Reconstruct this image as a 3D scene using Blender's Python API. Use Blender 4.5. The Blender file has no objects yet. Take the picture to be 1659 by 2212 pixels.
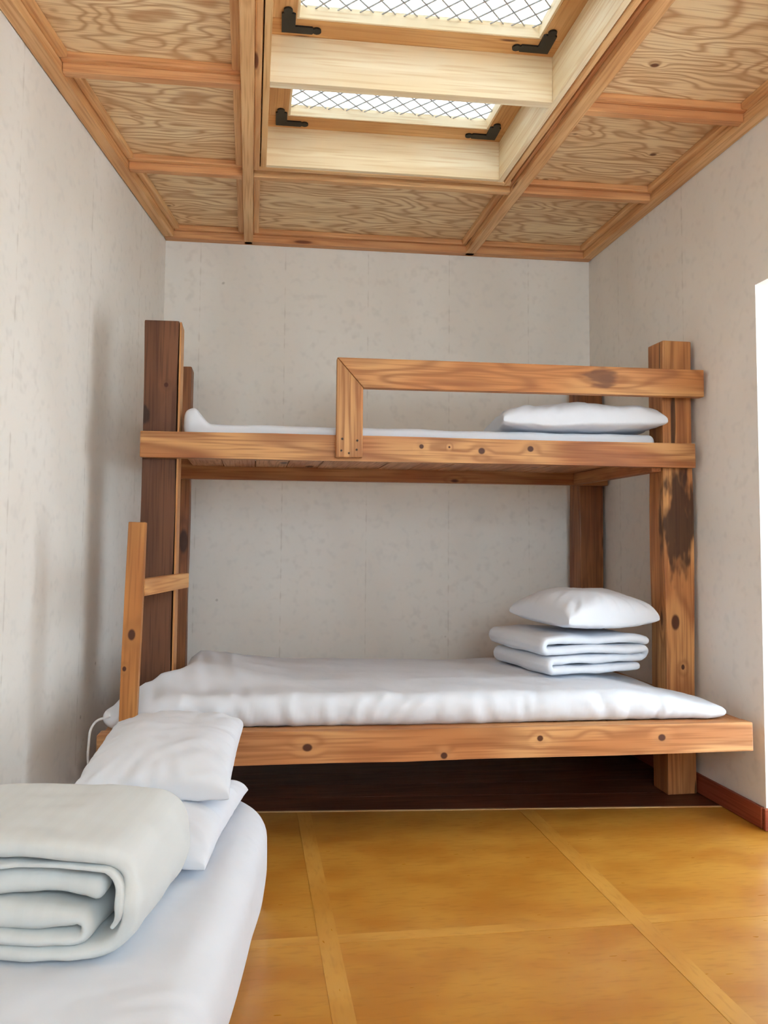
import bpy, bmesh, math, random
from mathutils import Vector, Matrix, noise as mnoise

random.seed(7)
S = bpy.context.scene
C = S.collection

# ------------------------------------------------------------------ camera
FPX, CYPX = 1841.785, 1042.695
YAW, PITCH, ROLL = 0.15465803, 0.06663636, 0.0080116
CAM_H = 0.9692
cf = Vector((math.sin(YAW) * math.cos(PITCH), math.cos(YAW) * math.cos(PITCH), math.sin(PITCH)))
cr0 = Vector((math.cos(YAW), -math.sin(YAW), 0))
cu0 = cr0.cross(cf)
cr = cr0 * math.cos(ROLL) + cu0 * math.sin(ROLL)
cu = -cr0 * math.sin(ROLL) + cu0 * math.cos(ROLL)
cam = bpy.data.cameras.new('camera')
cam.sensor_fit = 'HORIZONTAL'
cam.sensor_width = 36.0
cam.lens = 36.0 * FPX / 1659.0
cam.shift_y = (CYPX - 1106.0) / 1659.0
cam.clip_start = 0.01
camo = bpy.data.objects.new('camera', cam)
m = Matrix((cr, cu, -cf)).transposed().to_4x4()
m.translation = Vector((0, 0, CAM_H))
camo.matrix_world = m
C.objects.link(camo)
S.camera = camo

# ------------------------------------------------------------------ daylight
S.view_settings.view_transform = 'Standard'
S.view_settings.look = 'None'
S.view_settings.gamma = 1.0
S.view_settings.use_curve_mapping = False
S.view_settings.exposure = 0.56
W = bpy.data.worlds.new('overcast_sky')
S.world = W
W.use_nodes = True
bgn = W.node_tree.nodes['Background']
bgn.inputs['Color'].default_value = (0.83, 0.925, 1.0, 1)
bgn.inputs['Strength'].default_value = 9.5
S.cycles.max_bounces = 8
S.cycles.diffuse_bounces = 6
S.cycles.glossy_bounces = 2
S.cycles.use_adaptive_sampling = True
S.cycles.adaptive_threshold = 0.16
S.cycles.adaptive_min_samples = 10
S.cycles.transparent_max_bounces = 16
S.cycles.sample_clamp_indirect = 8.0
S.cycles.use_denoising = True

def portal(name, loc, direction, sx, sy):
    l = bpy.data.lights.new(name, 'AREA')
    l.shape = 'RECTANGLE'
    l.size, l.size_y = sx, sy
    l.cycles.is_portal = True
    o = bpy.data.objects.new(name, l)
    C.objects.link(o)
    o.location = loc
    o.rotation_euler = Vector(direction).to_track_quat('-Z', 'Y').to_euler()
    return o

DOOR_Y0, DOOR_Y1, DOOR_Z = 1.70, 2.725, 1.885
FWX0, FWX1, FWZ0, FWZ1 = -0.10, 1.55, 1.15, 2.20      # unseen window added behind the viewer to brighten the back of the room
portal('door_daylight', (2.08, (DOOR_Y0 + DOOR_Y1) / 2, DOOR_Z / 2 + 0.01), (-1, 0, 0), DOOR_Z, DOOR_Y1 - DOOR_Y0)
portal('added_window_daylight', ((FWX0 + FWX1) / 2, -1.10, (FWZ0 + FWZ1) / 2), (0, 1, 0), FWX1 - FWX0, FWZ1 - FWZ0)
portal('skylight_daylight', (0.515, 3.02, 2.74), (0, 0, -1), 0.86, 0.56)
portal('skylight_daylight', (0.515, 2.37, 2.74), (0, 0, -1), 0.86, 0.56)

# ------------------------------------------------------------------ helpers
TK = math.tan(-0.0272494277)          # the back wall and the bed run very slightly askew

def B(x, d, z):
    return Vector((x, d + TK * x, z))

def XL(y):                             # the left wall splays outwards towards the viewer
    return -0.443 - 0.153 * (4.25 - y)

XR = 1.742
YFRONT = -0.9
DBACK = 4.25
ZC = 2.44

def tag(o, label=None, cat=None, group=None, kind=None):
    if label: o['label'] = label
    if cat: o['category'] = cat
    if group: o['group'] = group
    if kind: o['kind'] = kind
    return o

def empty(name, loc=(0, 0, 0)):
    o = bpy.data.objects.new(name, None)
    o.location = loc
    o.empty_display_size = 0.1
    C.objects.link(o)
    return o

def world_loc(o):
    v = Vector((0, 0, 0))
    while o is not None:
        v += Vector(o.location) if o.type == 'EMPTY' else Vector((0, 0, 0))
        o = o.parent
    return v

def link(name, me, mat=None, parent=None, matrix=None):
    o = bpy.data.objects.new(name, me)
    C.objects.link(o)
    if mat is not None and not me.materials:
        me.materials.append(mat)
    mw = matrix.copy() if matrix is not None else Matrix.Identity(4)
    if parent is not None:
        o.parent = parent
        pm = WM.get(parent.name, Matrix.Translation(parent.location))
        o.matrix_basis = pm.inverted() @ mw
    else:
        o.matrix_basis = mw
    WM[o.name] = mw
    return o
WM = {}

def from_pd(name, verts, faces, smooth=False):
    me = bpy.data.meshes.new(name)
    me.from_pydata([tuple(v) for v in verts], [], faces)
    me.update()
    if smooth:
        me.polygons.foreach_set('use_smooth', [True] * len(me.polygons))
    return me

def bevel_me(name, bm, bevel):
    if bevel > 0:
        bmesh.ops.bevel(bm, geom=list(bm.edges), offset=bevel, segments=2, affect='EDGES', profile=0.6)
    bmesh.ops.recalc_face_normals(bm, faces=bm.faces)
    me = bpy.data.meshes.new(name)
    bm.to_mesh(me)
    bm.free()
    return me

def frame_matrix(a, b, up):
    x = (b - a).normalized()
    z = (Vector(up) - x * x.dot(Vector(up))).normalized()
    y = z.cross(x)
    mw = Matrix((x, y, z)).transposed().to_4x4()
    mw.translation = (a + b) / 2
    return mw

def board(name, a, b, w, t, up, mat, parent=None, bevel=0.003, rough=0.0, taper=0.0):
    """a sawn timber: a-b its axis, t its size along up, w across; grain runs along local X"""
    a, b = Vector(a), Vector(b)
    L = (b - a).length
    bm = bmesh.new()
    n = max(1, int(L / 0.22)) if rough > 0 else 1
    rings = []
    for i in range(n + 1):
        x = -L / 2 + L * i / n
        k = 1 + taper * (i / n - 0.5)
        ring = []
        for sy, sz in ((-1, -1), (1, -1), (1, 1), (-1, 1)):
            j = Vector((0, random.uniform(-rough, rough), random.uniform(-rough, rough)))
            ring.append(bm.verts.new(Vector((x, sy * w / 2 * k, sz * t / 2 * k)) + j))
        rings.append(ring)
    for i in range(n):
        for k in range(4):
            k2 = (k + 1) % 4
            bm.faces.new((rings[i][k], rings[i][k2], rings[i + 1][k2], rings[i + 1][k]))
    bm.faces.new(rings[0][::-1])
    bm.faces.new(rings[-1])
    if bevel > 0:
        es = [e for e in bm.edges if n == 1 or not all(v in r for r in rings[1:-1] for v in e.verts if False)]
        if n > 1:
            inner = set()
            for r in rings[1:-1]:
                for k in range(4):
                    inner.add(frozenset((r[k], r[(k + 1) % 4])))
            es = [e for e in bm.edges if frozenset(e.verts) not in inner]
        bmesh.ops.bevel(bm, geom=es, offset=bevel, segments=2, affect='EDGES', profile=0.6)
    me = bevel_me(name, bm, 0)
    return link(name, me, mat, parent, frame_matrix(a, b, up))

def prism(name, poly, t, mat, parent, matrix, bevel=0.003):
    """polygon in local XY, thickness t along local Z (0..t)"""
    bm = bmesh.new()
    lo = [bm.verts.new((x, y, 0)) for x, y in poly]
    hi = [bm.verts.new((x, y, t)) for x, y in poly]
    n = len(poly)
    bm.faces.new(lo[::-1]); bm.faces.new(hi)
    for i in range(n):
        bm.faces.new((lo[i], lo[(i + 1) % n], hi[(i + 1) % n], hi[i]))
    return link(name, bevel_me(name, bm, bevel), mat, parent, matrix)

def add_box(bm, x0, x1, y0, y1, z0, z1):
    v = [bm.verts.new((x, y, z)) for z in (z0, z1) for x, y in ((x0, y0), (x1, y0), (x1, y1), (x0, y1))]
    for f in ((3, 2, 1, 0), (4, 5, 6, 7), (0, 1, 5, 4), (1, 2, 6, 5), (2, 3, 7, 6), (3, 0, 4, 7)):
        bm.faces.new([v[i] for i in f])

def roundbox(L, Wd, T, r, nx, ny, nz):
    """rounded box centred on the origin: list of verts and faces"""
    idx, verts, faces = {}, [], []
    H = (L / 2, Wd / 2, T / 2)
    N = (nx, ny, nz)
    def vid(i, j, k):
        key = (i, j, k)
        if key not in idx:
            p = [-H[q] + 2 * H[q] * key[q] / N[q] for q in range(3)]
            c = [max(-(H[q] - r), min(H[q] - r, p[q])) for q in range(3)]
            d = Vector([p[q] - c[q] for q in range(3)])
            if d.length > 1e-9:
                d = d.normalized() * r
            idx[key] = len(verts)
            verts.append(Vector(c) + d)
        return idx[key]
    for i in range(nx):
        for j in range(ny):
            faces.append((vid(i, j, nz), vid(i + 1, j, nz), vid(i + 1, j + 1, nz), vid(i, j + 1, nz)))
            faces.append((vid(i, j, 0), vid(i, j + 1, 0), vid(i + 1, j + 1, 0), vid(i + 1, j, 0)))
    for i in range(nx):
        for k in range(nz):
            faces.append((vid(i, 0, k), vid(i + 1, 0, k), vid(i + 1, 0, k + 1), vid(i, 0, k + 1)))
            faces.append((vid(i, ny, k), vid(i, ny, k + 1), vid(i + 1, ny, k + 1), vid(i + 1, ny, k)))
    for j in range(ny):
        for k in range(nz):
            faces.append((vid(0, j, k), vid(0, j, k + 1), vid(0, j + 1, k + 1), vid(0, j + 1, k)))
            faces.append((vid(nx, j, k), vid(nx, j + 1, k), vid(nx, j + 1, k + 1), vid(nx, j, k + 1)))
    return verts, faces

def displace(me, fn):
    ns = [v.normal.copy() for v in me.vertices]
    for v, n in zip(me.vertices, ns):
        v.co += n * fn(v.co, n)
    me.update()

def nz3(p, s=1.0):
    return mnoise.noise(Vector(p) * s)

def ss(a, b, x):
    t = max(0.0, min(1.0, (x - a) / (b - a)))
    return t * t * (3 - 2 * t)

# ------------------------------------------------------------------ materials
def mat_new(name):
    mt = bpy.data.materials.new(name)
    mt.use_nodes = True
    nt = mt.node_tree
    return mt, nt, nt.nodes['Principled BSDF']

class G:
    def __init__(s, nt): s.nt = nt
    def n(s, typ, **kw):
        nd = s.nt.nodes.new(typ)
        for k, v in kw.items(): setattr(nd, k, v)
        return nd
    def l(s, a, b): s.nt.links.new(a, b)
    def put(s, sock, v):
        if isinstance(v, bpy.types.NodeSocket): s.l(v, sock)
        else: sock.default_value = v
    def math(s, op, a, b=0.0, clamp=False):
        nd = s.n('ShaderNodeMath', operation=op, use_clamp=clamp)
        s.put(nd.inputs[0], a); s.put(nd.inputs[1], b)
        return nd.outputs[0]
    def vm(s, op, a, b):
        nd = s.n('ShaderNodeVectorMath', operation=op)
        s.put(nd.inputs[0], a); s.put(nd.inputs[1], b)
        return nd.outputs[0]
    def mix(s, fac, a, b, blend='MIX'):
        nd = s.n('ShaderNodeMix', data_type='RGBA', blend_type=blend)
        s.put(nd.inputs[0], fac)
        s.put(nd.inputs[6], a if isinstance(a, bpy.types.NodeSocket) else (*a, 1))
        s.put(nd.inputs[7], b if isinstance(b, bpy.types.NodeSocket) else (*b, 1))
        return nd.outputs[2]
    def noise(s, vec, scale=1.0, detail=2.0, rough=0.5, dist=0.0):
        nd = s.n('ShaderNodeTexNoise')
        s.l(vec, nd.inputs['Vector'])
        nd.inputs['Scale'].default_value = scale
        nd.inputs['Detail'].default_value = detail
        nd.inputs['Roughness'].default_value = rough
        nd.inputs['Distortion'].default_value = dist
        return nd.outputs['Fac']
    def remap(s, v, a, b, c=0.0, d=1.0):
        nd = s.n('ShaderNodeMapRange', interpolation_type='SMOOTHSTEP')
        s.put(nd.inputs[0], v)
        for i, q in enumerate((a, b, c, d)): nd.inputs[i + 1].default_value = q
        return nd.outputs[0]
    def bump(s, h, strength, dist, bsdf):
        nd = s.n('ShaderNodeBump')
        nd.inputs['Strength'].default_value = strength
        nd.inputs['Distance'].default_value = dist
        s.l(h, nd.inputs['Height'])
        s.l(nd.outputs[0], bsdf.inputs['Normal'])

def lin(r, g, b):
    f = lambda c: (c / 255 / 12.92) if c <= 10 else (((c / 255) + 0.055) / 1.055) ** 2.4
    return (f(r), f(g), f(b))

def wood(name, light, mid, dark, knot=None, ring=(1.0, 11.0, 11.0), rings=5.0, ringmix=0.55, knots=(2.2, 6.0, 6.0),
         ksize=0.16, rough=0.5, stains=(), cracks=0.0, spec=0.35, tone=0.5, kn=(), sat=0.95, rdet=1.0, rpow=1.6):
    def ds(c):
        y = 0.3 * c[0] + 0.55 * c[1] + 0.15 * c[2]
        return tuple(y + (q - y) * sat for q in c)
    light, mid, dark = ds(light), ds(mid), ds(dark)
    mt, nt, bs = mat_new(name)
    g = G(nt)
    tc = g.n('ShaderNodeTexCoord').outputs['Object']
    rnd = g.n('ShaderNodeObjectInfo').outputs['Random']
    cb = g.n('ShaderNodeCombineXYZ')
    g.put(cb.inputs[0], g.math('MULTIPLY', rnd, 37.0))
    g.put(cb.inputs[1], g.math('MULTIPLY', rnd, 17.3))
    g.put(cb.inputs[2], g.math('MULTIPLY', rnd, 29.1))
    p = g.vm('ADD', tc, cb.outputs[0])
    vo = g.n('ShaderNodeTexVoronoi')
    g.l(g.vm('MULTIPLY', p, knots), vo.inputs['Vector'])
    vo.inputs['Scale'].default_value = 1.0
    dk = vo.outputs['Distance']
    halo = g.remap(dk, 0.0, ksize * 2.6, 1.0, 0.0)
    kd = []
    for pos, rad in kn:
        q = g.n('ShaderNodeVectorMath', operation='LENGTH')
        g.l(g.vm('DIVIDE', g.vm('SUBTRACT', tc, pos), rad), q.inputs[0])
        kd.append(q.outputs['Value'])
        halo = g.math('ADD', halo, g.remap(kd[-1], 0.8, 4.0, 0.45, 0.0))
    nr = g.noise(g.vm('MULTIPLY', p, ring), 1.0, rdet, 0.45)
    ph = g.math('ADD', g.math('MULTIPLY', nr, rings * 6.283), g.math('MULTIPLY', halo, 7.0))
    rg = g.math('POWER', g.math('ADD', g.math('MULTIPLY', g.math('SINE', ph), 0.5), 0.5), rpow)
    fine = g.noise(g.vm('MULTIPLY', p, (5.0, 150.0, 150.0)), 1.0, 0.0)
    big = g.noise(g.vm('MULTIPLY', p, (2.2, 7.0, 7.0)), 1.0, 1.0)
    c = g.mix(g.math('MULTIPLY', g.remap(big, 0.36, 0.62), tone * 2, True), light, mid)
    c = g.mix(g.math('MULTIPLY', rg, ringmix), c, dark)
    c = g.mix(g.math('MULTIPLY', g.remap(fine, 0.45, 0.75), 0.5), c, dark)
    if knot:
        c = g.mix(g.remap(dk, ksize * 0.55, ksize, 0.95, 0.0), c, knot)
    for d_ in kd:
        c = g.mix(g.remap(d_, 1.0, 3.2, 0.25, 0.0), c, light)
        c = g.mix(g.remap(d_, 0.65, 1.05, 0.95, 0.0), c, lin(70, 32, 18))
    if cracks > 0:
        cn = g.noise(g.vm('MULTIPLY', p, (1.2, 30.0, 30.0)), 1.0, 1.0)
        c = g.mix(g.math('MULTIPLY', g.remap(cn, 0.70, 0.73), cracks), c, (0.02, 0.01, 0.006))
    for (pos, rad, col, amt) in stains:
        q = g.vm('DIVIDE', g.vm('SUBTRACT', tc, pos), rad)
        ln = g.n('ShaderNodeVectorMath', operation='LENGTH')
        g.l(q, ln.inputs[0])
        wob = g.noise(g.vm('MULTIPLY', p, (9.0, 30.0, 30.0)), 1.0, 2.0, 0.6)
        dd = g.math('ADD', ln.outputs['Value'], g.math('MULTIPLY', g.math('SUBTRACT', wob, 0.5), 1.6))
        c = g.mix(g.remap(dd, 0.55, 1.05, amt, 0.0), c, col)
    g.l(c, bs.inputs['Base Color'])
    g.put(bs.inputs['Roughness'], g.math('ADD', g.math('MULTIPLY', fine, 0.2), rough - 0.1))
    bs.inputs['Specular IOR Level'].default_value = spec
    return mt

KN = lin(74, 34, 18)
M = {}
M['rail'] = wood('pine_rail', lin(196, 140, 84), lin(172, 104, 54), lin(138, 76, 36), KN, ring=(0.9, 9, 9), rings=4.0, ringmix=0.5, knots=(3.2, 7, 7), ksize=0.10)
M['rail_front'] = wood('pine_front_rail', lin(204, 150, 92), lin(172, 106, 56), lin(132, 74, 36), KN, ring=(1.1, 11, 11), rings=6.0, ringmix=0.6, knots=(3.2, 7, 7), ksize=0.10,
                       kn=[((-.03, -.022, .012), (.010, .02, .010)), ((.20, -.022, 0), (.015, .02, .014)), ((.39, -.022, .012), (.014, .02, .013)), ((.076, -.022, .012), (.005, .02, .005))])
M['beam'] = wood('pine_beam', lin(212, 160, 104), lin(190, 126, 72), lin(146, 86, 44), KN, ring=(1.0, 11, 11), rings=6.0, ringmix=0.58, knots=(2.6, 6, 6), ksize=0.09,
                 kn=[((-.43, -.035, .0), (.018, .02, .014)), ((.01, -.035, -.036), (.013, .02, .012)), ((.33, -.035, .012), (.012, .02, .011)), ((.75, -.035, .005), (.015, .02, .013)), ((-1.0, -.035, .02), (.012, .02, .01))])
M['guard'] = wood('pine_guard', lin(206, 152, 92), lin(190, 124, 66), lin(142, 84, 42), None, ring=(1.6, 11, 11), rings=7, ringmix=0.62,
                  stains=[((0.30, 0.02, 0.0), (0.07, 0.05, 0.2), lin(104, 66, 46), 0.85)])
M['guard_leg'] = wood('pine_guard_upright', lin(206, 152, 92), lin(190, 124, 66), lin(140, 82, 40), None, ring=(0.9, 16, 16), rings=7, ringmix=0.62)
M['post_dark'] = wood('dark_post_timber', lin(120, 76, 48), lin(98, 60, 38), lin(70, 40, 25), lin(40, 20, 12), ring=(0.8, 7, 7), rings=3, ringmix=0.4, knots=(2.5, 8, 8), ksize=0.10, rough=0.6,
                      kn=[((.645, .06, .02), (.010, .02, .009))], stains=[((.53, .06, -.055), (.035, .03, .02), lin(38, 24, 18), 0.8), ((-.02, .06, -.06), (.05, .03, .02), lin(46, 28, 20), 0.7)])
M['post'] = wood('weathered_post_timber', lin(210, 154, 94), lin(188, 124, 68), lin(136, 78, 40), lin(90, 44, 24), ring=(0.8, 10, 10), rings=6, ringmix=0.62, knots=(2.6, 8, 8), ksize=0.10, cracks=0.8, kn=[((-.227, .06, -.02), (.035, .03, .02)), ((-.40, .06, .01), (.012, .03, .008))],
                 stains=[((0.17, 0.06, 0.0), (0.24, 0.075, 0.085), lin(62, 36, 24), 0.92)])
M['post_back'] = wood('back_post_timber', lin(164, 104, 56), lin(140, 82, 42), lin(96, 52, 26), lin(60, 30, 16), ring=(0.8, 8, 8), rings=4, ringmix=0.5)
M['stile'] = wood('ladder_timber', lin(196, 134, 66), lin(178, 112, 52), lin(136, 80, 36), lin(66, 34, 18), ring=(0.8, 12, 12), rings=4, ringmix=0.45, knots=(3.6, 10, 10), ksize=0.06, kn=[((-.02, .021, .0), (.020, .02, .013)), ((-.125, .021, -.017), (.009, .02, .007))])
M['rung'] = wood('pale_rung_timber', lin(214, 160, 100), lin(196, 134, 76), lin(160, 100, 52), None, ring=(1.2, 9, 9), rings=3)
M['plank'] = wood('slat_timber', lin(224, 168, 118), lin(204, 140, 90), lin(160, 98, 56), lin(96, 48, 26), ring=(0.9, 9, 9), rings=4, ringmix=0.4)
M['ctrim'] = wood('ceiling_pine_trim', lin(236, 190, 132), lin(222, 166, 106), lin(188, 126, 70), lin(120, 62, 32), ring=(0.7, 12, 12), rings=3.5, ringmix=0.42, knots=(1.6, 9, 9), ksize=0.10, tone=0.4)
M['crib'] = wood('ceiling_rib_pine', lin(228, 172, 116), lin(212, 148, 92), lin(176, 110, 62), lin(112, 56, 30), ring=(0.7, 12, 12), rings=3.5, ringmix=0.42, knots=(1.6, 9, 9), ksize=0.10, tone=0.4)
M['well'] = wood('pale_skylight_pine', lin(250, 236, 204), lin(244, 222, 180), lin(224, 190, 138), lin(150, 96, 56), ring=(0.5, 12, 12), rings=3, ringmix=0.4, knots=(1.5, 8, 8), ksize=0.07, tone=0.35)
M['sash'] = wood('sash_pine', lin(232, 188, 128), lin(218, 166, 102), lin(186, 128, 68), lin(110, 64, 34), ring=(0.6, 12, 12), rings=3, ringmix=0.4, knots=(1.6, 8, 8), ksize=0.07)
M['ply'] = wood('rotary_cut_plywood', lin(248, 220, 170), lin(240, 204, 150), lin(190, 134, 80), lin(110, 62, 34), ring=(1.7, 5.6, 1.0), rings=15.0, ringmix=0.75, rdet=2.0, rpow=2.6, knots=(2.8, 3.6, 1.0), ksize=0.055, rough=0.6, tone=0.4, sat=0.9)
M['base'] = wood('red_brown_skirting', lin(168, 84, 52), lin(148, 66, 40), lin(112, 46, 26), None, ring=(0.7, 12, 12), rings=3, ringmix=0.35)
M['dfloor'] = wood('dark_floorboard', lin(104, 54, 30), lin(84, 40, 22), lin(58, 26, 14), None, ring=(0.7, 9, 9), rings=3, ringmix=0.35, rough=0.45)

def wall_mat(name, col, seam=None):
    mt, nt, bs = mat_new(name)
    g = G(nt)
    tc = g.n('ShaderNodeTexCoord').outputs['Object']
    n1 = g.noise(g.vm('MULTIPLY', tc, (1.0, 1.0, 0.45)), 2.6, 1.0, 0.55)
    n2 = g.noise(tc, 24.0, 1.0, 0.65)
    c = g.mix(g.math('MULTIPLY', g.remap(n1, 0.35, 0.7), 0.7), col, tuple(q * f for q, f in zip(col, (0.92, 0.90, 0.88))))
    c = g.mix(g.math('MULTIPLY', g.remap(n2, 0.5, 0.8), 0.6), c, tuple(q * 0.86 for q in col))
    vo = g.n('ShaderNodeTexVoronoi')
    g.l(tc, vo.inputs['Vector'])
    vo.inputs['Scale'].default_value = 7.0
    sp = g.n('ShaderNodeSeparateColor')
    g.l(vo.outputs['Color'], sp.inputs[0])
    keep = g.remap(sp.outputs[0], 0.80, 0.82)
    wob = g.math('ADD', vo.outputs['Distance'], g.math('MULTIPLY', n2, 0.12))
    spot = g.math('MULTIPLY', g.remap(wob, 0.085, 0.13, 1.0, 0.0), keep)
    c = g.mix(g.math('MULTIPLY', spot, 0.45), c, lin(128, 118, 104))
    if seam:
        sx = g.n('ShaderNodeSeparateXYZ')
        g.l(tc, sx.inputs[0])
        w = g.math('ABSOLUTE', g.math('SUBTRACT', g.math('FRACT', g.math('ADD', g.math('MULTIPLY', sx.outputs[0 if seam[0] == 'x' else 1], 1 / seam[1]), seam[2])), 0.5))
        ln = g.remap(w, 0.0, 0.012, 1.0, 0.0)
        c = g.mix(g.math('MULTIPLY', g.math('MULTIPLY', ln, 0.22), g.remap(n2, 0.35, 0.65)), c, lin(150, 136, 122))
    g.l(c, bs.inputs['Base Color'])
    bs.inputs['Roughness'].default_value = 0.85
    bs.inputs['Specular IOR Level'].default_value = 0.2
    g.bump(n2, 0.25, 0.003, bs)
    return mt

WALLC = lin(238, 236, 232)
M['wall_x'] = wall_mat('mulberry_paper_wall_back', WALLC, ('x', 0.42, 0.14))
M['wall_y'] = wall_mat('mulberry_paper_wall_side', WALLC, ('y', 0.62, 0.3))
M['jamb'] = wall_mat('white_jamb_plaster', lin(238, 236, 232))

def paper_mat(name, a, b):
    mt, nt, bs = mat_new(name)
    g = G(nt)
    tc = g.n('ShaderNodeTexCoord').outputs['Object']
    rnd = g.n('ShaderNodeObjectInfo').outputs['Random']
    cb = g.n('ShaderNodeCombineXYZ')
    g.put(cb.inputs[0], g.math('MULTIPLY', rnd, 13.0)); g.put(cb.inputs[1], g.math('MULTIPLY', rnd, 31.0))
    p = g.vm('ADD', tc, cb.outputs[0])
    n1 = g.noise(g.vm('MULTIPLY', p, (1.0, 1.8, 1.0)), 3.2, 2.0, 0.6)
    n2 = g.noise(g.vm('MULTIPLY', p, (1.0, 4.0, 1.0)), 18.0, 1.0, 0.7)
    c = g.mix(g.remap(n1, 0.35, 0.68), a, b)
    c = g.mix(g.math('MULTIPLY', g.remap(n2, 0.5, 0.75), 0.3), c, tuple(q * 0.72 for q in b))
    g.l(c, bs.inputs['Base Color'])
    g.put(bs.inputs['Roughness'], g.math('ADD', g.math('MULTIPLY', n2, 0.15), 0.24))
    bs.inputs['Specular IOR Level'].default_value = 0.55
    return mt
M['paper'] = paper_mat('oiled_floor_paper', lin(190, 136, 54), lin(174, 114, 38))
M['paper_seam'] = paper_mat('oiled_floor_paper_overlap', lin(199, 147, 66), lin(184, 128, 50))
M['edge_line'] = paper_mat('pale_floor_edge', lin(226, 190, 140), lin(206, 164, 112))

def cloth_mat(name, col, stripe=False, wr=0.5):
    mt, nt, bs = mat_new(name)
    g = G(nt)
    tc = g.n('ShaderNodeTexCoord').outputs['Object']
    n1 = g.noise(tc, 9.0, 2.0, 0.55)
    h = n1
    c = g.mix(0.0, col, col)
    if stripe:
        sx = g.n('ShaderNodeSeparateXYZ')
        g.l(tc, sx.inputs[0])
        w = g.math('ADD', g.math('MULTIPLY', g.math('SINE', g.math('MULTIPLY', sx.outputs[0], 2 * math.pi / 0.034)), 0.5), 0.5)
        st = g.remap(w, 0.35, 0.65)
        c = g.mix(g.math('MULTIPLY', st, 0.22), c, tuple(q * 0.92 for q in col))
    g.l(c, bs.inputs['Base Color'])
    bs.inputs['Roughness'].default_value = 0.8
    bs.inputs['Specular IOR Level'].default_value = 0.2
    g.bump(h, wr, 0.012, bs)
    return mt
M['cotton'] = cloth_mat('white_cotton', lin(214, 219, 228), wr=0.5)
M['cotton_soft'] = cloth_mat('white_cotton_pillow', lin(216, 221, 230), wr=0.45)
M['cream'] = cloth_mat('ivory_striped_cotton', lin(208, 213, 215), True, wr=0.30)

def plain(name, col, rough=0.5, metal=0.0):
    mt, nt, bs = mat_new(name)
    g = G(nt)
    tc = g.n('ShaderNodeTexCoord').outputs['Object']
    n = g.noise(tc, 60.0, 3.0)
    g.l(g.mix(g.remap(n, 0.3, 0.7), col, tuple(q * 0.8 for q in col)), bs.inputs['Base Color'])
    bs.inputs['Roughness'].default_value = rough
    bs.inputs['Metallic'].default_value = metal
    return mt
M['black'] = plain('black_iron', (0.012, 0.011, 0.011), 0.5)
M['wire'] = plain('grey_wire', (0.42, 0.41, 0.40), 0.5, 0.2)
M['screw'] = plain('dark_screw', (0.05, 0.03, 0.02), 0.5, 0.5)
M['tape'] = plain('white_tape', lin(232, 230, 232), 0.8)

def glass_mat(name, tint):
    mt, nt, bs = mat_new(name)
    g = G(nt)
    nt.nodes.remove(bs)
    out = nt.nodes['Material Output']
    tr = g.n('ShaderNodeBsdfTransparent'); tr.inputs[0].default_value = (*tint, 1)
    gl = g.n('ShaderNodeBsdfGlossy'); gl.inputs['Roughness'].default_value = 0.02
    lw = g.n('ShaderNodeLayerWeight'); lw.inputs[0].default_value = 0.5
    fr = g.math('ADD', g.math('MULTIPLY', g.math('POWER', lw.outputs['Facing'], 5.0), 0.9), 0.03)
    mx = g.n('ShaderNodeMixShader')
    g.l(fr, mx.inputs[0]); g.l(tr.outputs[0], mx.inputs[1]); g.l(gl.outputs[0], mx.inputs[2])
    g.l(mx.outputs[0], out.inputs[0])
    return mt
M['glass'] = glass_mat('clear_glass', (.96, .98, .97))
M['door_glass'] = glass_mat('milky_door_glazing', (.71, .72, .72))
M['roof_glass'] = glass_mat('milky_roof_glazing', (.43, .43, .42))

# ------------------------------------------------------------------ room shell
def quad_slab(name, pts, thick, nrm, mat):
    n = Vector(nrm).normalized() * thick
    v = [Vector(p) for p in pts] + [Vector(p) + n for p in pts]
    me = from_pd(name, v, [(3, 2, 1, 0), (4, 5, 6, 7), (0, 1, 5, 4), (1, 2, 6, 5), (2, 3, 7, 6), (3, 0, 4, 7)])
    return tag(link(name, me, mat), kind='structure')

HW = 2.56
bl = (XL(4.262), 4.262); br = (XR, DBACK + TK * XR)
fl = (XL(YFRONT), YFRONT)
quad_slab('wall_back', [(bl[0] - .05, DBACK + TK * (bl[0] - .05), -.02), (XR + .25, DBACK + TK * (XR + .25), -.02), (XR + .25, DBACK + TK * (XR + .25), HW), (bl[0] - .05, DBACK + TK * (bl[0] - .05), HW)], .12, (0, 1, 0), M['wall_x'])
quad_slab('wall_left', [(fl[0], fl[1], -.02), (bl[0], bl[1], -.02), (bl[0], bl[1], HW), (fl[0], fl[1], HW)], .12, (-1, 0.153, 0), M['wall_y'])
bm = bmesh.new()
add_box(bm, fl[0] - .05, FWX0, YFRONT - .12, YFRONT, -.02, HW)
add_box(bm, FWX1, XR + .25, YFRONT - .12, YFRONT, -.02, HW)
add_box(bm, FWX0, FWX1, YFRONT - .12, YFRONT, -.02, FWZ0)
add_box(bm, FWX0, FWX1, YFRONT - .12, YFRONT, FWZ1, HW)
me = bpy.data.meshes.new('wall_front'); bm.to_mesh(me); bm.free()
tag(link('wall_front', me, M['wall_x']), kind='structure')
WT = 0.26
bm = bmesh.new()
add_box(bm, XR, XR + WT, DOOR_Y1, br[1] - .001, -.02, HW)
add_box(bm, XR, XR + WT, YFRONT + .001, DOOR_Y0, -.02, HW)
add_box(bm, XR, XR + WT, DOOR_Y0, DOOR_Y1, DOOR_Z, HW)
me = bpy.data.meshes.new('wall_right'); bm.to_mesh(me); bm.free()
tag(link('wall_right', me, M['wall_y']), kind='structure')
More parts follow.
